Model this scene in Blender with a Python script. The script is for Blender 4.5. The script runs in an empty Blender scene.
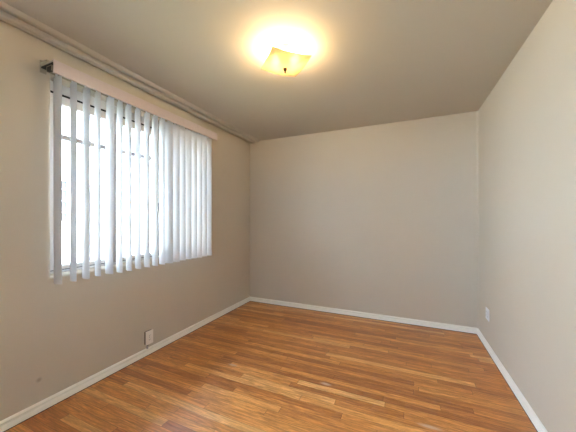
import bpy, math, random
from mathutils import Vector, Matrix

random.seed(7)
scn = bpy.context.scene
COL = scn.collection
PI = math.pi

# ------------------------------------------------------------------ camera
W, H = 3.0074, 2.5197          # room width, ceiling height
REAR = -5.0                   # wall behind the camera
cd = bpy.data.cameras.new('camera')
cam = bpy.data.objects.new('camera', cd)
COL.objects.link(cam)
cam.location = (2.2516, -3.5996, 1.30)
cam.rotation_euler = (PI / 2, 0, 0.4157)
cd.sensor_width = 36
cd.lens = 264.69 / 576 * 36
cd.shift_y = 2.98 / 576
cd.clip_start = 0.02
scn.camera = cam

# ------------------------------------------------------------------ light
SKY = 16.5
SUN = 14.0
BULB = 195.0
wd = bpy.data.worlds.new('sky')
scn.world = wd
wd.use_nodes = True
nt = wd.node_tree
bgn = nt.nodes['Background']
bgn.inputs[1].default_value = SKY
tc = nt.nodes.new('ShaderNodeTexCoord')
sp = nt.nodes.new('ShaderNodeSeparateXYZ')
rp = nt.nodes.new('ShaderNodeValToRGB')
nt.links.new(tc.outputs['Generated'], sp.inputs[0])
nt.links.new(sp.outputs['Z'], rp.inputs[0])
nt.links.new(rp.outputs[0], bgn.inputs[0])
rp.color_ramp.elements[0].color = (0.56, 0.73, 1.0, 1)
rp.color_ramp.elements[1].color = (0.48, 0.66, 1.0, 1)
rp.color_ramp.elements[1].position = 0.8
sd = bpy.data.lights.new('sun', 'SUN')
sd.energy = SUN
sd.angle = 0.01
sd.color = (1.0, 0.97, 0.93)
sun = bpy.data.objects.new('sun', sd)
COL.objects.link(sun)
sun.location = (6, 3, 9)
sun.rotation_euler = Vector((-0.62, -0.2, -0.75)).to_track_quat('-Z', 'Y').to_euler()

vs = scn.view_settings
vs.view_transform = 'Standard'
vs.look = 'None'
vs.gamma = 1
vs.use_curve_mapping = False
vs.exposure = 1.06


# ------------------------------------------------------------------ helpers
def lin(r, g, b):
    f = lambda c: (c / 255 / 12.92) if c / 255 <= 0.04045 else ((c / 255 + 0.055) / 1.055) ** 2.4
    return (f(r), f(g), f(b), 1)


class MB:
    def __init__(s):
        s.v, s.f = [], []

    def add(s, vs_, fs):
        n = len(s.v)
        s.v += [tuple(v) for v in vs_]
        s.f += [tuple(i + n for i in f) for f in fs]
        return s

    def box(s, x0, x1, y0, y1, z0, z1, M=None, bev=0.0):
        """box with optional chamfered edges"""
        if bev <= 0:
            P = [Vector((x, y, z)) for z in (z0, z1) for y in (y0, y1) for x in (x0, x1)]
            F = [(0, 2, 3, 1), (4, 5, 7, 6), (0, 1, 5, 4), (2, 6, 7, 3), (0, 4, 6, 2), (1, 3, 7, 5)]
        else:
            import bmesh
            bm = bmesh.new()
            bmesh.ops.create_cube(bm, size=1)
            for v in bm.verts:
                v.co = Vector(((x0 + x1) / 2 + v.co.x * (x1 - x0), (y0 + y1) / 2 + v.co.y * (y1 - y0),
                               (z0 + z1) / 2 + v.co.z * (z1 - z0)))
            bmesh.ops.bevel(bm, geom=bm.edges[:], offset=bev, segments=2, affect='EDGES', profile=0.6)
            bm.verts.index_update()
            P = [v.co.copy() for v in bm.verts]
            F = [[v.index for v in f.verts] for f in bm.faces]
            bm.free()
        if M:
            P = [M @ p for p in P]
        return s.add(P, F)

    def lathe(s, prof, seg=24, M=None):
        """prof: list of (r, z) from bottom to top"""
        P, F = [], []
        for r, z in prof:
            for k in range(seg):
                a = 2 * PI * k / seg
                P.append(Vector((r * math.cos(a), r * math.sin(a), z)))
        for i in range(len(prof) - 1):
            for k in range(seg):
                k2 = (k + 1) % seg
                F.append((i * seg + k, i * seg + k2, (i + 1) * seg + k2, (i + 1) * seg + k))
        F.append(tuple(range(seg))[::-1])
        F.append(tuple((len(prof) - 1) * seg + k for k in range(seg)))
        if M:
            P = [M @ p for p in P]
        return s.add(P, F)

    def extrude(s, prof, p0, p1, ax, up):
        """closed profile (u,w) swept straight from p0 to p1; u along ax, w along up"""
        n = len(prof)
        P = []
        for p in (p0, p1):
            for u, w in prof:
                P.append(Vector(p) + Vector(ax) * u + Vector(up) * w)
        F = [(i, (i + 1) % n, n + (i + 1) % n, n + i) for i in range(n)]
        F += [tuple(range(n))[::-1], tuple(range(n, 2 * n))]
        return s.add(P, F)

    def loops(s, L, closed=False):
        """bridge successive rings of equal length"""
        n = len(L[0])
        P = [p for l in L for p in l]
        F = []
        m = len(L)
        for i in range(m if closed else m - 1):
            j = (i + 1) % m
            for k in range(n):
                k2 = (k + 1) % n
                F.append((i * n + k, i * n + k2, j * n + k2, j * n + k))
        return s.add(P, F)

    def build(s, name, mat, parent=None, smooth=None):
        import bmesh
        me = bpy.data.meshes.new(name)
        me.from_pydata(s.v, [], s.f)
        bm = bmesh.new()
        bm.from_mesh(me)
        bmesh.ops.recalc_face_normals(bm, faces=bm.faces[:])
        bm.to_mesh(me)
        bm.free()
        me.materials.append(mat)
        if smooth is not None:
            for p in me.polygons:
                p.use_smooth = True
            me.set_sharp_from_angle(angle=math.radians(smooth))
        o = bpy.data.objects.new(name, me)
        COL.objects.link(o)
        if parent:
            o.parent = parent
            o.matrix_parent_inverse = Matrix.Translation(-Vector(parent.location)) if parent.type == 'EMPTY' else Matrix()
        return o


def struct(o):
    o['kind'] = 'structure'
    return o


def thing(name, label, cat, loc=(0, 0, 0), group=None):
    o = bpy.data.objects.new(name, None)
    COL.objects.link(o)
    o.location = loc
    o.empty_display_size = 0.05
    o['label'] = label
    o['category'] = cat
    if group:
        o['group'] = group
    return o


# ------------------------------------------------------------------ materials
class NT:
    """tiny node helper"""
    def __init__(s, name):
        s.m = bpy.data.materials.new(name)
        s.m.use_nodes = True
        s.t = s.m.node_tree
        s.b = s.t.nodes['Principled BSDF']
        s.out = s.t.nodes['Material Output']

    def n(s, typ, **kw):
        nd = s.t.nodes.new(typ)
        for k, v in kw.items():
            setattr(nd, k, v)
        return nd

    def l(s, a, b):
        s.t.links.new(a, b)

    def math(s, op, a, b=None, c=None):
        nd = s.n('ShaderNodeMath', operation=op)
        for i, x in enumerate((a, b, c)):
            if x is None:
                continue
            if isinstance(x, (int, float)):
                nd.inputs[i].default_value = x
            else:
                s.l(x, nd.inputs[i])
        return nd.outputs[0]

    def mix(s, fac, a, b, mode='MIX'):
        nd = s.n('ShaderNodeMix', data_type='RGBA', blend_type=mode)
        for i, x in ((0, fac), (6, a), (7, b)):
            if isinstance(x, (int, float, tuple)):
                nd.inputs[i].default_value = x
            else:
                s.l(x, nd.inputs[i])
        return nd.outputs[2]

    def noise(s, vec, scale, detail=3, rough=0.5):
        nd = s.n('ShaderNodeTexNoise')
        nd.inputs['Scale'].default_value = scale
        nd.inputs['Detail'].default_value = detail
        nd.inputs['Roughness'].default_value = rough
        if vec is not None:
            s.l(vec, nd.inputs['Vector'])
        return nd.outputs[0]

    def bump(s, h, strength, dist):
        nd = s.n('ShaderNodeBump')
        nd.inputs['Strength'].default_value = strength
        nd.inputs['Distance'].default_value = dist
        s.l(h, nd.inputs['Height'])
        s.l(nd.outputs[0], s.b.inputs['Normal'])


def plain(name, col, rough=0.5, metal=0.0, var=0.05, scale=30):
    k = NT(name)
    co = k.n('ShaderNodeTexCoord').outputs['Object']
    ns = k.noise(co, scale, 4)
    c2 = tuple(max(0, c * (1 - var * 2)) for c in col[:3]) + (1,)
    k.l(k.mix(ns, col, c2), k.b.inputs['Base Color'])
    k.b.inputs['Roughness'].default_value = rough
    k.b.inputs['Metallic'].default_value = metal
    return k.m


def paint(name, col, bump=0.25, wave=0.0, spot=False, rough=0.55):
    """rolled wall paint: fine orange peel plus slow plaster undulation"""
    k = NT(name)
    co = k.n('ShaderNodeTexCoord').outputs['Object']
    big = k.noise(co, 1.7, 3)
    fine = k.noise(co, 160, 2)
    c2 = tuple(c * 0.94 for c in col[:3]) + (1,)
    base = k.mix(big, col, c2)
    if spot:                                    # small grubby mark low on the plaster
        vm = k.n('ShaderNodeVectorMath', operation='DISTANCE')
        k.l(co, vm.inputs[0])
        vm.inputs[1].default_value = (0, -2.647, 0.217)
        f = k.n('ShaderNodeMapRange')
        f.inputs[1].default_value = 0.006
        f.inputs[2].default_value = 0.02
        f.inputs[3].default_value = 0.4
        f.inputs[4].default_value = 0.0
        k.l(vm.outputs['Value'], f.inputs[0])
        base = k.mix(f.outputs[0], base, lin(110, 88, 66))
    k.l(base, k.b.inputs['Base Color'])
    k.b.inputs['Roughness'].default_value = rough
    hgt = k.math('ADD', k.math('MULTIPLY', fine, 0.0006), k.math('MULTIPLY', k.noise(co, 3.0, 3), wave))
    k.bump(hgt, bump, 1.0)
    return k.m


def floor_mat():
    k = NT('oak strip floor')
    co = k.n('ShaderNodeTexCoord').outputs['Object']
    sx = k.n('ShaderNodeSeparateXYZ')
    k.l(co, sx.inputs[0])
    X, Y = sx.outputs[0], sx.outputs[1]
    pw = 0.0572
    yr = k.math('DIVIDE', Y, pw)
    row = k.math('FLOOR', yr)
    fy = k.math('SUBTRACT', yr, row)
    w1 = k.n('ShaderNodeTexWhiteNoise', noise_dimensions='1D')
    k.l(row, w1.inputs['W'])
    w1b = k.n('ShaderNodeTexWhiteNoise', noise_dimensions='1D')
    k.l(k.math('ADD', row, 371.3), w1b.inputs['W'])
    L = k.math('MULTIPLY_ADD', w1b.outputs['Value'], 0.9, 0.55)
    xr = k.math('DIVIDE', k.math('MULTIPLY_ADD', w1.outputs['Value'], 7.0, k.math('ADD', X, 20.0)), L)
    colm = k.math('FLOOR', xr)
    fx = k.math('MULTIPLY', k.math('SUBTRACT', xr, colm), L)
    cv = k.n('ShaderNodeCombineXYZ')
    k.l(row, cv.inputs[0])
    k.l(colm, cv.inputs[1])
    wn = k.n('ShaderNodeTexWhiteNoise', noise_dimensions='2D')
    k.l(cv.outputs[0], wn.inputs['Vector'])
    rnd = wn.outputs['Value']
    ramp = k.n('ShaderNodeValToRGB')
    k.l(rnd, ramp.inputs[0])
    cr = ramp.color_ramp
    cr.elements[0].position = 0.0
    cr.elements[0].color = lin(*FL[0])
    cr.elements[1].position = 1.0
    cr.elements[1].color = lin(*FL[4])
    for p, c in ((0.2, FL[1]), (0.5, FL[2]), (0.8, FL[3])):
        e = cr.elements.new(p)
        e.color = lin(*c)
    # grain coordinates shifted per board
    gx = k.math('MULTIPLY_ADD', rnd, 37.0, k.math('MULTIPLY', X, 1.0))
    gv = k.n('ShaderNodeCombineXYZ')
    k.l(k.math('MULTIPLY', gx, 4.5), gv.inputs[0])
    k.l(k.math('MULTIPLY', Y, 60.0), gv.inputs[1])
    k.l(k.math('MULTIPLY', rnd, 9.0), gv.inputs[2])
    g1 = k.noise(gv.outputs[0], 1.0, 5, 0.6)
    gv2 = k.n('ShaderNodeCombineXYZ')
    k.l(k.math('MULTIPLY', gx, 28.0), gv2.inputs[0])
    k.l(k.math('MULTIPLY', Y, 230.0), gv2.inputs[1])
    g2 = k.noise(gv2.outputs[0], 1.0, 3, 0.6)
    # cathedral figure on some boards
    gv3 = k.n('ShaderNodeCombineXYZ')
    k.l(k.math('MULTIPLY', gx, 1.3), gv3.inputs[0])
    k.l(k.math('MULTIPLY', Y, 16.0), gv3.inputs[1])
    k.l(k.math('MULTIPLY', rnd, 5.0), gv3.inputs[2])
    rings = k.math('MULTIPLY_ADD', k.math('SINE', k.math('MULTIPLY', k.noise(gv3.outputs[0], 1.0, 2), 60.0)), 0.5, 0.5)
    mr = k.n('ShaderNodeMapRange')
    k.l(g1, mr.inputs[0])
    mr.inputs[1].default_value = 0.3
    mr.inputs[2].default_value = 0.7
    mr.inputs[3].default_value = 0.72
    mr.inputs[4].default_value = 1.3
    val = k.math('MULTIPLY', mr.outputs[0], k.math('MULTIPLY_ADD', g2, 0.9, 0.55))
    val = k.math('MULTIPLY', val, k.math('MULTIPLY_ADD', rings, 0.3, 0.85))
    vc = k.n('ShaderNodeCombineColor')
    for i, pw_ in enumerate((0.85, 1.0, 1.15)):
        k.l(k.math('POWER', val, pw_), vc.inputs[i])
    base = k.mix(1.0, ramp.outputs[0], vc.outputs[0], 'MULTIPLY')
    # seams
    ey = k.math('MINIMUM', fy, k.math('SUBTRACT', 1.0, fy))
    seam = k.math('LESS_THAN', ey, 0.016)
    seamx = k.math('LESS_THAN', k.math('MINIMUM', fx, k.math('SUBTRACT', L, fx)), 0.0014)
    sm = k.math('MAXIMUM', seam, seamx)
    base = k.mix(k.math('MULTIPLY', sm, 0.6), base, lin(52, 28, 12))
    # worn whitish scuffs
    scuff = None
    for (px, py, rx, ry) in ((1.683, -1.571, 0.055, 0.02), (2.395, -1.728, 0.09, 0.02), (0.852, -1.642, 0.06, 0.018)):
        dx = k.math('DIVIDE', k.math('SUBTRACT', X, px), rx)
        dy = k.math('DIVIDE', k.math('SUBTRACT', Y, py), ry)
        d = k.math('ADD', k.math('SQRT', k.math('ADD', k.math('MULTIPLY', dx, dx), k.math('MULTIPLY', dy, dy))), k.math('MULTIPLY_ADD', g2, 1.2, -0.6))
        f = k.math('MAXIMUM', k.math('SUBTRACT', 1.0, d), 0.0)
        scuff = f if scuff is None else k.math('MAXIMUM', scuff, f)
    sc = k.math('MINIMUM', k.math('MULTIPLY', scuff, k.math('MULTIPLY_ADD', g2, 2.2, 0.0)), 0.7)
    base = k.mix(sc, base, lin(205, 178, 158))
    k.l(base, k.b.inputs['Base Color'])
    rr = k.math('MULTIPLY_ADD', k.noise(co, 5.0, 3), 0.12, 0.30)
    k.l(rr, k.b.inputs['Roughness'])
    k.b.inputs['Specular IOR Level'].default_value = 0.85
    hgt = k.math('SUBTRACT', k.math('MULTIPLY', g2, 0.00025), k.math('MULTIPLY', sm, 0.0006))
    hgt = k.math('ADD', hgt, k.math('MULTIPLY', k.noise(co, 9.0, 2), 0.0012))
    k.bump(hgt, 0.5, 1.0)
    return k.m


def glass_mat(name, refl=0.06):
    k = NT(name)
    k.t.nodes.remove(k.b)
    tr = k.n('ShaderNodeBsdfTransparent')
    tr.inputs[0].default_value = (0.96, 0.98, 0.97, 1)
    gl = k.n('ShaderNodeBsdfGlossy')
    gl.inputs['Roughness'].default_value = 0.02
    fr = k.n('ShaderNodeFresnel')
    fr.inputs[0].default_value = 1.25
    mx = k.n('ShaderNodeMixShader')
    k.l(fr.outputs[0], mx.inputs[0])
    k.l(tr.outputs[0], mx.inputs[1])
    k.l(gl.outputs[0], mx.inputs[2])
    k.l(mx.outputs[0], k.out.inputs[0])
    return k.m


def vane_mat():
    k = NT('white vinyl vane')
    col = lin(217, 212, 207)
    k.b.inputs['Base Color'].default_value = col
    k.b.inputs['Roughness'].default_value = 0.45
    tl = k.n('ShaderNodeBsdfTranslucent')
    tl.inputs[0].default_value = lin(205, 212, 225)
    co = k.n('ShaderNodeTexCoord').outputs['Object']
    mp = k.n('ShaderNodeMapping')
    mp.inputs['Scale'].default_value = (300, 300, 2)
    k.l(co, mp.inputs[0])
    k.bump(k.noise(mp.outputs[0], 1.0, 2), 0.1, 0.0003)
    mx = k.n('ShaderNodeMixShader')
    mx.inputs[0].default_value = 0.10
    k.l(k.b.outputs[0], mx.inputs[1])
    k.l(tl.outputs[0], mx.inputs[2])
    k.l(mx.outputs[0], k.out.inputs[0])
    return k.m


def shade_mat():
    """frosted slumped glass lit by the bulbs behind it"""
    k = NT('frosted glass shade')
    co = k.n('ShaderNodeTexCoord').outputs['Object']
    k.b.inputs['Base Color'].default_value = lin(225, 208, 180)
    k.b.inputs['Roughness'].default_value = 0.15
    k.bump(k.noise(co, 45, 3), 0.3, 0.004)
    tl = k.n('ShaderNodeBsdfTranslucent')
    tl.inputs[0].default_value = lin(156, 138, 112)
    tp = k.n('ShaderNodeBsdfTransparent')
    tp.inputs[0].default_value = lin(250, 235, 210)
    m1 = k.n('ShaderNodeMixShader')
    m1.inputs[0].default_value = 0.6
    k.l(k.b.outputs[0], m1.inputs[1])
    k.l(tl.outputs[0], m1.inputs[2])
    m2 = k.n('ShaderNodeMixShader')
    m2.inputs[0].default_value = 0.08
    k.l(m1.outputs[0], m2.inputs[1])
    k.l(tp.outputs[0], m2.inputs[2])
    k.l(m2.outputs[0], k.out.inputs[0])
    return k.m


def emit_mat(name, col, s):
    k = NT(name)
    k.b.inputs['Base Color'].default_value = (0.9, 0.9, 0.85, 1)
    k.b.inputs['Emission Color'].default_value = col
    k.b.inputs['Emission Strength'].default_value = s
    return k.m


FL = [(176, 104, 48), (196, 121, 56), (210, 136, 66), (219, 148, 76), (230, 170, 102)]
WALLC = lin(208, 195, 174)
M = dict(
    wall=paint('greige wall paint', WALLC),
    wall_left=paint('greige wall paint with a mark', WALLC, spot=True),
    ceil=paint('flat ceiling paint', lin(197, 187, 170), 0.35, wave=0.004, rough=0.8),
    trim=plain('satin white trim paint', lin(252, 247, 234), 0.35, var=0.02),
    floor=floor_mat(),
    gap=plain('painted floor-line shadow', lin(40, 24, 14), 0.9),  # dark colour for the shadow line under the baseboards
    frame=plain('white window paint', lin(232, 228, 224), 0.4),
    bar=plain('backlit-grey glazing bar', lin(188, 182, 180), 0.5),  # white bars greyed, their backlit shade put into the colour
    glass=glass_mat('window glass'),
    vane=vane_mat(),
    valance=plain('off white vinyl valance', lin(214, 199, 198), 0.4),
    rail=plain('beige metal headrail', lin(176, 166, 146), 0.4, 0.2),
    black=plain('black plastic', lin(22, 20, 20), 0.5),
    plate=plain('ivory cover plate', lin(248, 238, 226), 0.35, var=0.02),
    obox=plain('outlet box with painted shade', lin(150, 136, 118), 0.5),  # box sides darkened, their shadow put into the colour
    plate_w=plain('white cover plate', lin(238, 238, 240), 0.35),
    slot=plain('dark socket slot', lin(40, 34, 30), 0.6),
    metal=plain('steel screw', lin(150, 145, 138), 0.3, 0.9),
    bronze=plain('dark bronze', lin(60, 42, 22), 0.35, 0.8),
    shade=shade_mat(),
    bulb=emit_mat('lit warm bulb', (1.0, 0.74, 0.42, 1), BULB),
    stucco=plain('white stucco', lin(240, 240, 240), 0.9),
    roof=plain('grey shingles', lin(120, 112, 108), 0.9, var=0.2, scale=12),
    grey=plain('dark grey exterior paint', lin(84, 82, 86), 0.6),
    dark=plain('dark window pane', lin(52, 54, 60), 0.15),
    grass=plain('dry lawn', lin(150, 150, 96), 0.95, var=0.25, scale=9),
    leaf=plain('shrub leaves', lin(96, 120, 70), 0.7, var=0.25),
    bark=plain('shrub bark', lin(96, 76, 58), 0.9),
    wood=plain('weathered fence wood', lin(190, 168, 140), 0.85, var=0.15),
    outer=plain('outside stucco', lin(220, 210, 196), 0.9),
)

# ------------------------------------------------------------------ structure
T = 0.16
b = MB().box(-T, W + T, REAR - T, T, -0.12, 0)
struct(b.build('floor', M['floor']))
b = MB().box(-T - 0.35, W + T + 0.35, REAR - T - 0.35, T + 0.35, H, H + 0.14)
struct(b.build('ceiling', M['ceil']))
struct(MB().box(-T, W + T, 0, T, 0, H).build('wall_back', M['wall']))
struct(MB().box(W, W + T, REAR, 0, 0, H).build('wall_right', M['wall']))


def holed_wall(name, mat, segs, to3, r=0.035):
    """wall slab of thickness T with bull-nosed window openings; to3(u, z, d) maps to world"""
    ring = lambda a0, a1, z0, z1, d: [to3(a0, z0, d), to3(a1, z0, d), to3(a1, z1, d), to3(a0, z1, d)]
    m = MB()
    for u0, u1, hu0, hu1, hz0, hz1 in segs:
        L = [ring(u0, u1, 0, H, T), ring(u0, u1, 0, H, 0)]
        for i in range(9):
            a = PI / 2 * i / 8
            e = r * (1 - math.sin(a))
            L.append(ring(hu0 - e, hu1 + e, hz0 - e, hz1 + e, r * (1 - math.cos(a))))
        L.append(ring(hu0, hu1, hz0, hz1, T))
        m.loops(L, closed=True)
    return struct(m.build(name, mat, smooth=35))


WY0, WY1, WZ0, WZ1 = -2.573, -1.075, 0.905, 2.295     # clear opening of the window
RY0, RY1 = -4.60, -3.10                               # unseen twin level with the camera, added to light the right wall
holed_wall('wall_left', M['wall_left'], [(-2.95, 0.0, WY0, WY1, WZ0, WZ1), (REAR, -2.95, RY0, RY1, WZ0, WZ1)], lambda u, z, d: (-d, u, z))
RX0, RX1 = 2.25, 2.75
holed_wall('wall_rear', M['wall'], [(-T, W + T, RX0, RX1, WZ0, WZ1)], lambda u, z, d: (u, REAR - d, z))


# windows -----------------------------------------------------------
def window(name, u0, u1, z0, z1, to3, mull, bars, latch=None):
    """wood window: root structure = outer frame; sashes, glazing bars, glass and latch are parts"""
    def bx(a0, a1, b0, b1, d0, d1, bev=0.003):
        lo, hi = to3(a0, b0, d0), to3(a1, b1, d1)
        m = MB().box(min(lo[0], hi[0]), max(lo[0], hi[0]), min(lo[1], hi[1]), max(lo[1], hi[1]), min(lo[2], hi[2]), max(lo[2], hi[2]), None, bev)
        return m

    def rect(a0, a1, b0, b1, w, d0, d1, wb=None, wt=None):
        wb = w if wb is None else wb
        wt = w if wt is None else wt
        L = []
        for d, ins in ((d0, 0), (d0, 1), (d1, 1), (d1, 0)):
            if ins:
                L.append([to3(a0 + w, b0 + wb, d), to3(a1 - w, b0 + wb, d), to3(a1 - w, b1 - wt, d), to3(a0 + w, b1 - wt, d)])
            else:
                L.append([to3(a0, b0, d), to3(a1, b0, d), to3(a1, b1, d), to3(a0, b1, d)])
        return MB().loops(L, closed=True)
    fr = rect(u0, u1, z0, z1, 0.022, 0.075, 0.145, 0.016, 0.066).build(name, M['frame'])
    struct(fr)
    us = [u0 + 0.022] + list(mull) + [u1 - 0.022]
    for i, m_ in enumerate(mull):
        bx(m_ - 0.02, m_ + 0.02, z0 + 0.014, z1 - 0.064, 0.08, 0.14).build('mullion', M['bar'], fr)
    for i in range(len(us) - 1):
        a0 = us[i] + (0.018 if i else 0.004)
        a1 = us[i + 1] - (0.018 if i < len(us) - 2 else 0.004)
        b0, b1 = z0 + 0.021, z1 - 0.082
        bx(a0 - 0.002, a1 + 0.002, b1 - 0.002, z1 - 0.060, 0.088, 0.13, 0).build('shadow_gap_strip', M['black'], fr)  # black filler drawn as the shadow gap above the sash
        bx(a0 - 0.002, a1 + 0.002, z0 + 0.010, b0 + 0.002, 0.088, 0.13, 0).build('shadow_gap_strip', M['black'], fr)  # same black filler for the dark gap below the sash
        sash = rect(a0, a1, b0, b1, 0.024, 0.086, 0.128, 0.03, 0.062).build('sash', M['frame'], fr)
        for zb in bars:
            bx(a0 + 0.02, a1 - 0.02, zb - 0.019, zb + 0.019, 0.094, 0.122).build('glazing_bar', M['bar'], sash)
        bx(a0 + 0.022, a1 - 0.022, b0 + 0.028, b1 - 0.060, 0.109, 0.111, 0).build('pane', M['glass'], sash)
    if latch:
        lu, lz = latch
        lb = bx(lu - 0.012, lu + 0.012, lz - 0.03, lz + 0.03, 0.07, 0.092)
        lo = to3(lu, lz, 0.06)
        lb.box(lo[0] - 0.012, lo[0] + 0.012, lo[1] - 0.007, lo[1] + 0.007, lz - 0.055, lz + 0.012, None, 0.003)
        lb.build('latch', M['black'], fr)
    return fr


window('window_1', WY0, WY1, WZ0, WZ1, lambda u, z, d: (-d, u, z), (-2.085, -1.635), (1.915,), (-1.64, 1.435))
window('added_window_left', RY0, RY1, WZ0, WZ1, lambda u, z, d: (-d, u, z), (-4.11, -3.66), (1.915,))  # added unseen window, daylight for the right wall


window('added_window_rear', RX0, RX1, WZ0, WZ1, lambda u, z, d: (u, REAR - d, z), (), (1.58,))  # added window behind the camera, brightens the left and back walls

# baseboards ---------------------------------------------------------
BB = [(0, 0), (0.015, 0), (0.015, 0.026), (0.013, 0.030), (0.0085, 0.034), (0.0085, 0.045), (0.0150, 0.049), (0.0165, 0.053), (0.014, 0.059), (0.007, 0.064), (0, 0.066)]
BB = [(u * 1.0, w + 0.004) for u, w in BB]


def baseboard(name, p0, p1, ax):
    o = struct(MB().extrude(BB, p0, p1, ax, (0, 0, 1)).build(name, M['trim'], smooth=40))
    G = [(0, 0), (0.0155, 0), (0.0155, 0.005), (0, 0.005)]
    MB().extrude(G, p0, p1, ax, (0, 0, 1)).build('floor_shadow_strip', M['gap'], o)  # solid dark strip standing in for the shadow at the floor
    return o


baseboard('baseboard_left', (0, REAR, 0), (0, 0, 0), (1, 0, 0))
baseboard('baseboard_back', (0, 0, 0), (W, 0, 0), (0, -1, 0))
baseboard('baseboard_right', (W, REAR, 0), (W, 0, 0), (-1, 0, 0))
baseboard('baseboard_rear', (0, REAR, 0), (W, REAR, 0), (0, 1, 0))

# ceiling moulding over the window wall, with its thin outer ridge
CP = [(0, 0.002), (0, -0.010), (0.020, -0.013), (0.030, -0.019), (0.046, -0.024), (0.058, -0.019), (0.066, -0.016), (0.074, -0.026),
      (0.088, -0.030), (0.097, -0.022), (0.100, 0.002)]
struct(MB().extrude(CP, (0, REAR, H), (0, 0, H), (1, 0, 0), (0, 0, 1)).build('trim_1', M['ceil'], smooth=30))
CP2 = [(0.134, 0.002), (0.138, -0.012), (0.150, -0.017), (0.166, -0.013), (0.190, 0.002)]
struct(MB().extrude(CP2, (0, REAR, H), (0, 0, H), (1, 0, 0), (0, 0, 1)).build('trim_2', M['ceil'], smooth=50))
# painted bead up the right-hand back corner
CB = [(0, 0), (0.012, 0), (0.011, 0.005), (0.007, 0.009), (0, 0.011)]
struct(MB().extrude(CB, (W, 0, 0.07), (W, 0, H), (-1, 0, 0), (0, -1, 0)).build('trim_3', M['wall'], smooth=50))

# ------------------------------------------------------------------ vertical blind
VY0, VY1 = -2.645, -1.010
bl = thing('vertical_blind', 'white vertical blind with angled vanes and pinkish valance across the window', 'blind', (0.0, -1.83, 0.865))
# valance: flat face with short lips top and bottom and a slight bow
vp = [(0.168, 2.250), (0.171, 2.252), (0.1725, 2.270), (0.173, 2.294), (0.1725, 2.318), (0.171, 2.335), (0.168, 2.337),
      (0.160, 2.337), (0.160, 2.334), (0.166, 2.333), (0.1675, 2.318), (0.168, 2.294), (0.1675, 2.270), (0.166, 2.254), (0.160, 2.253), (0.160, 2.250)]
MB().extrude(vp, (0, VY0, 0), (0, VY1, 0), (1, 0, 0), (0, 0, 1)).build('valance', M['valance'], bl, smooth=40)
hr = MB()
hr.extrude([(0.075, 2.275), (0.075, 2.312), (0.135, 2.312), (0.135, 2.275), (0.130, 2.275), (0.130, 2.307), (0.080, 2.307), (0.080, 2.275)],
           (0, VY0 + 0.005, 0), (0, VY1 - 0.005, 0), (1, 0, 0), (0, 0, 1))
hro = hr.build('headrail', M['rail'], bl)
MB().box(0.081, 0.129, VY0 + 0.004, VY0 + 0.02, 2.277, 2.306, None, 0.002).build('end_cap', M['black'], hro)
MB().box(0.081, 0.129, VY1 - 0.02, VY1 - 0.004, 2.277, 2.306, None, 0.002).build('end_cap', M['black'], hro)
for yb in (VY0 + 0.002, -1.83, VY1 - 0.04):
    br = MB().box(0.0, 0.162, yb, yb + 0.034, 2.322, 2.334, None, 0.002)
    br.box(0.0, 0.006, yb, yb + 0.034, 2.29, 2.372, None, 0.001)
    br.box(0.0, 0.085, yb, yb + 0.034, 2.334, 2.358, None, 0.006)
    bo = br.build('bracket', M['rail'], bl)
    MB().box(0.02, 0.155, yb - 0.001, yb + 0.03, 2.313, 2.3215).build('underside_strip', M['black'], bo)  # black strip in the gap under the bracket plate
# vanes: centre along the wall and opening angle, read off one by one
VW = 0.089
obs = [(53.3, 62.5), (69.5, 77), (82, 90), (94.5, 101.2), (105, 113.7), (117, 122), (126, 132), (135.5, 140.7), (144, 149.7), (152, 158),
       (159.5, 164.7), (165.3, 172), (171.8, 178.5), (178.5, 185), (184.8, 191), (190.6, 196.5), (196, 201.5), (201.3, 206.5), (206, 210.7)]
f_, yaw = 264.69, 0.4157
vanes = []
XV = 0.106
for u0, u1 in obs:
    ys, tn = [], 0
    for u in (u0, u1):
        x = (u - 288) / f_
        dx, dy = -math.sin(yaw) + math.cos(yaw) * x, math.cos(yaw) + math.sin(yaw) * x
        t = (XV - 2.2516) / dx
        ys.append(-3.5996 + t * dy)
        tn = -dy / dx
    pr = (ys[1] - ys[0] - 0.003) / VW
    a = min((math.radians(q) for q in range(50, 96)), key=lambda q: abs(math.cos(q) + math.sin(q) * tn - pr))
    vanes.append(((ys[0] + ys[1]) / 2, a))
for i in range(len(vanes)):
    if i >= 11:                                  # overlapping vanes at the far end: even spacing and angle
        y = vanes[10][0] + (vanes[18][0] - vanes[10][0]) * (i - 10) / 8 if i < 18 else vanes[18][0]
        vanes[i] = (y, math.radians(71 + random.uniform(-3, 3)))


def vane_mesh(zb, zt):
    """slightly crowned strip, thin, in local coordinates: width along x, bow along y"""
    n, th = 9, 0.0009
    prof = []
    for k in range(n):
        s = -1 + 2 * k / (n - 1)
        prof.append((s * VW / 2, -0.011 * (1 - s * s) + 0.006))
    back = [(x, y + th) for x, y in reversed(prof)]
    return MB().extrude(prof + back, (0, 0, zb), (0, 0, zt), (1, 0, 0), (0, 1, 0))


vm = vane_mesh(0.0, 1.40)
for i, (y, a) in enumerate(vanes):
    if i == 0:
        v = vm.build('vane', M['vane'], None, smooth=30)
        c = MB().box(-0.009, 0.009, -0.002, 0.002, 1.395, 1.415, None, 0.001).box(-0.004, 0.004, -0.004, 0.004, 1.41, 1.438).build('carrier_clip', M['plate_w'], v)
        v0, c0 = v, c
    else:
        v, c = v0.copy(), c0.copy()
        COL.objects.link(v)
        COL.objects.link(c)
        c.parent = v
    v.parent = bl
    v.matrix_parent_inverse = Matrix.Translation(-Vector(bl.location))
    v.location = (XV, y - 0.007, 0.864 + random.uniform(-0.003, 0.003))
    # local x runs from the window end to the room end: (sin a, cos a)
    v.rotation_euler = (random.uniform(-0.004, 0.004), random.uniform(-0.003, 0.003), math.atan2(math.cos(a), math.sin(a)))

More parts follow.
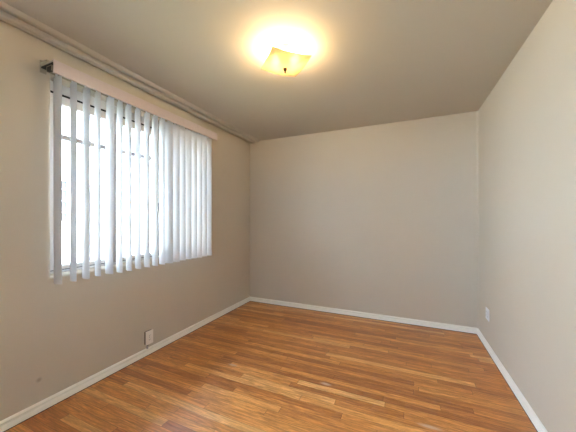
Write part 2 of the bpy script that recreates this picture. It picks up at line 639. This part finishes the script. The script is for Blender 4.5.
# ------------------------------------------------------------------ ceiling light
LX, LY = 1.463, -1.865
cl = thing('ceiling_light', 'lit square frosted glass ceiling light with upturned corners and dark finial', 'ceiling light', (LX, LY, H))
Mt = Matrix.Translation((LX, LY, 0))
MB().lathe([(0.03, H - 0.030), (0.055, H - 0.026), (0.062, H - 0.016), (0.064, H)], 32, Mt).build('canopy', M['frame'], cl, smooth=30)
MB().lathe([(0.0035, 2.37), (0.0035, H - 0.02)], 12, Mt).build('rod', M['bronze'], cl, smooth=30)
MB().lathe([(0.001, 2.348), (0.004, 2.351), (0.006, 2.356), (0.004, 2.361), (0.008, 2.365), (0.012, 2.371), (0.013, 2.381), (0.004, 2.386)], 20, Mt).build('finial', M['bronze'], cl, smooth=40)
N = 24
hs = 0.142
P, F = [], []
for lay, dz in ((0, 0.0), (1, 0.005)):
    for j in range(N + 1):
        for i in range(N + 1):
            s, t = -1 + 2 * i / N, -1 + 2 * j / N
            r2 = (s * s + t * t) / 2
            q = max(abs(s), abs(t))
            z = 2.383 + 0.029 * q ** 2 + 0.012 * max(0, r2 - 0.55) * 2 + 0.0025 * math.sin(5 * s + 1) * math.sin(4 * t + .5) * q
            p = Vector((s * hs, t * hs, z + dz))
            p.rotate(Matrix.Rotation(math.radians(45), 3, 'Z'))
            P.append(p + Vector((LX, LY, 0)))
n1 = (N + 1) ** 2
ix = lambda i, j, l: l * n1 + j * (N + 1) + i
for j in range(N):
    for i in range(N):
        F.append((ix(i, j, 0), ix(i, j + 1, 0), ix(i + 1, j + 1, 0), ix(i + 1, j, 0)))
        F.append((ix(i, j, 1), ix(i + 1, j, 1), ix(i + 1, j + 1, 1), ix(i, j + 1, 1)))
for k in range(N):
    F.append((ix(k, 0, 0), ix(k + 1, 0, 0), ix(k + 1, 0, 1), ix(k, 0, 1)))
    F.append((ix(k, N, 0), ix(k, N, 1), ix(k + 1, N, 1), ix(k + 1, N, 0)))
    F.append((ix(0, k, 0), ix(0, k, 1), ix(0, k + 1, 1), ix(0, k + 1, 0)))
    F.append((ix(N, k, 0), ix(N, k + 1, 0), ix(N, k + 1, 1), ix(N, k, 1)))
MB().add(P, F).build('glass_shade', M['shade'], cl, smooth=50)
for sgn in (-1, 1):
    d = Vector((math.cos(math.radians(200)), math.sin(math.radians(200)), 0)) * sgn
    R = Matrix.Translation((LX, LY, 2.452)) @ d.to_track_quat('Z', 'Y').to_matrix().to_4x4()
    MB().lathe([(0.004, 0.012), (0.014, 0.012), (0.0145, 0.035), (0.010, 0.036)], 16, R).build('bulb_socket', M['plate_w'], cl, smooth=40)
    MB().lathe([(0.008, 0.036), (0.013, 0.040), (0.020, 0.050), (0.0265, 0.063), (0.028, 0.074), (0.025, 0.086), (0.016, 0.096), (0.003, 0.100)], 24, R).build('bulb', M['bulb'], cl, smooth=60)


# ------------------------------------------------------------------ outlets
def duplex(parent, M4, plate, sock_c, pw, ph, wide=False):
    """cover plate (local: x across, y up, z out) with sockets"""
    MB().box(-pw / 2, pw / 2, -ph / 2, ph / 2, 0, 0.006, M4, 0.002).build('cover_plate', plate, parent)
    xs = (-pw / 4, pw / 4) if wide else (0,)
    for x in xs:
        for y in (0.02, -0.02):
            s = MB()
            prof = []
            for k in range(20):
                a = 2 * PI * k / 20
                prof.append((x + 0.0165 * math.cos(a), y + max(-0.0125, min(0.0125, 0.0165 * math.sin(a)))))
            ring = lambda z: [M4 @ Vector((px, py, z)) for px, py in prof]
            s.loops([ring(0.0035), ring(0.0075)])
            n = len(prof)
            s.f.append(tuple(range(n, 2 * n)))
            s.f.append(tuple(range(n))[::-1])
            so = s.build('socket', sock_c, parent)
            sl = MB()
            for dx, hh in ((-0.0063, 0.0042), (0.0063, 0.0034)):
                sl.box(x + dx - 0.0011, x + dx + 0.0011, y + 0.002 - hh, y + 0.002 + hh, 0.0072, 0.0079, M4)
            sl.box(x - 0.002, x + 0.002, y - 0.0095, y - 0.006, 0.0072, 0.0079, M4)
            sl.build('slot', M['slot'], so)
        MB().lathe([(0.003, 0.0055), (0.003, 0.0068), (0.001, 0.0074)], 12, M4 @ Matrix.Translation((x, 0, 0))).build('screw', M['metal'], parent)


# left wall: surface box standing proud, short conduit down to the baseboard
oy, oz, proud = -1.826, 0.173, 0.026
ol = thing('wall_outlet', 'ivory surface-mounted outlet box under the window with short conduit to baseboard', 'outlet', (0, oy, oz - 0.06))
MB().box(0, proud - 0.002, oy - 0.036, oy + 0.036, oz - 0.06, oz + 0.06, None, 0.003).build('box', M['obox'], ol)
M4 = Matrix(((0, 0, 1, proud - 0.003), (1, 0, 0, oy), (0, 1, 0, oz), (0, 0, 0, 1)))
duplex(ol, M4, M['plate'], M['plate'], 0.080, 0.128)
MB().lathe([(0.008, 0.069), (0.008, oz - 0.058)], 14, Matrix.Translation((0.013, oy - 0.012, 0))).build('conduit', M['bar'], ol, smooth=30)
MB().lathe([(0.0115, oz - 0.075), (0.0115, oz - 0.057)], 14, Matrix.Translation((0.013, oy - 0.012, 0))).build('conduit_nut', M['metal'], ol, smooth=30)
# right wall: flush white plate near the back corner
oy, oz = -0.385, 0.352
orr = thing('wall_outlet', 'flush white outlet plate low on the right wall near the back corner', 'outlet', (W, oy, oz - 0.055))
M4 = Matrix(((0, 0, -1, W), (-1, 0, 0, oy), (0, 1, 0, oz), (0, 0, 0, 1)))
duplex(orr, M4, M['plate_w'], M['plate_w'], 0.116, 0.114, True)

# ------------------------------------------------------------------ outside the window
GZ = -0.45
struct(MB().box(-16, 8, -14, 12, GZ - 0.1, GZ).build('ground', M['grass']))
XH = -4.2
nh = thing('neighbor_house', 'pale sunlit house across the yard seen between the blind vanes', 'house', (XH, 0.5, GZ))
MB().box(XH - 5, XH, -7, 8, GZ, 3.7).build('wall', M['stucco'], nh)
rf = MB().extrude([(0.30, 3.66), (0.30, 3.80), (-2.5, 4.9), (-5.3, 3.80), (-5.3, 3.66)], (XH, -7.4, 0), (XH, 8.4, 0), (1, 0, 0), (0, 0, 1))
rf.build('roof', M['roof'], nh)
for (y0, y1, z0, z1) in ((-1.25, -0.35, 1.2, 2.15), (1.5, 2.7, 1.1, 2.2)):
    fo = MB().loops([[(XH + d, y0 + i, z0 + i), (XH + d, y1 - i, z0 + i), (XH + d, y1 - i, z1 - i), (XH + d, y0 + i, z1 - i)]
                     for d, i in ((0, 0), (0.05, 0), (0.05, 0.07), (0, 0.07))], closed=True).build('window', M['frame'], nh)
    MB().box(XH - 0.005, XH + 0.012, y0 + 0.06, y1 - 0.06, z0 + 0.06, z1 - 0.06).build('pane', M['dark'], fo)
    g = MB()
    for k in range(1, 4):
        zz = z0 + (z1 - z0) * k / 4
        g.box(XH + 0.012, XH + 0.04, y0 + 0.06, y1 - 0.06, zz - 0.015, zz + 0.015)
    g.box(XH + 0.012, XH + 0.036, (y0 + y1) / 2 - 0.015, (y0 + y1) / 2 + 0.015, z0 + 0.06, z1 - 0.06)
    g.build('glazing_bar', M['frame'], fo)
MB().box(XH, XH + 0.09, -0.10, 0.03, GZ + 0.05, 2.10, None, 0.01).build('downspout', M['grey'], nh)
MB().box(XH, XH + 0.12, 0.66, 0.88, 0.75, 1.0, None, 0.01).build('meter_box', M['grey'], nh)

# shrubs against the house
def shrub(x, y, rad, hgt, n, label):
    t = thing('shrub', label, 'shrub', (x, y, GZ), 'shrubs outside the window')
    MB().lathe([(0.03, GZ), (0.02, GZ + hgt * 0.6)], 8, Matrix.Translation((x, y, 0))).build('stem', M['bark'], t)
    m = MB()
    for _ in range(n):
        d = Vector((random.gauss(0, 1), random.gauss(0, 1), random.gauss(0, 1))).normalized() * random.uniform(0.6, 1) ** 0.5
        c = Vector((x + d.x * rad, y + d.y * rad, GZ + hgt * 0.55 + d.z * hgt * 0.45))
        s = random.uniform(0.04, 0.07)
        R = Matrix.Rotation(random.uniform(0, 6.28), 3, 'Z') @ Matrix.Rotation(random.uniform(0, 3), 3, 'X')
        m.add([c + R @ Vector(q) * s for q in ((-1, 0, 0), (0, -0.45, 0.1), (1, 0, 0), (0, 0.45, 0.1))], [(0, 1, 2, 3)])
    m.build('foliage', M['leaf'], t)


shrub(XH + 0.6, 0.25, 0.35, 0.95, 500, 'low green shrub nearest the grey downspout outside')
shrub(XH + 0.7, 2.1, 0.45, 1.1, 500, 'rounder green shrub under the far window of the house outside')
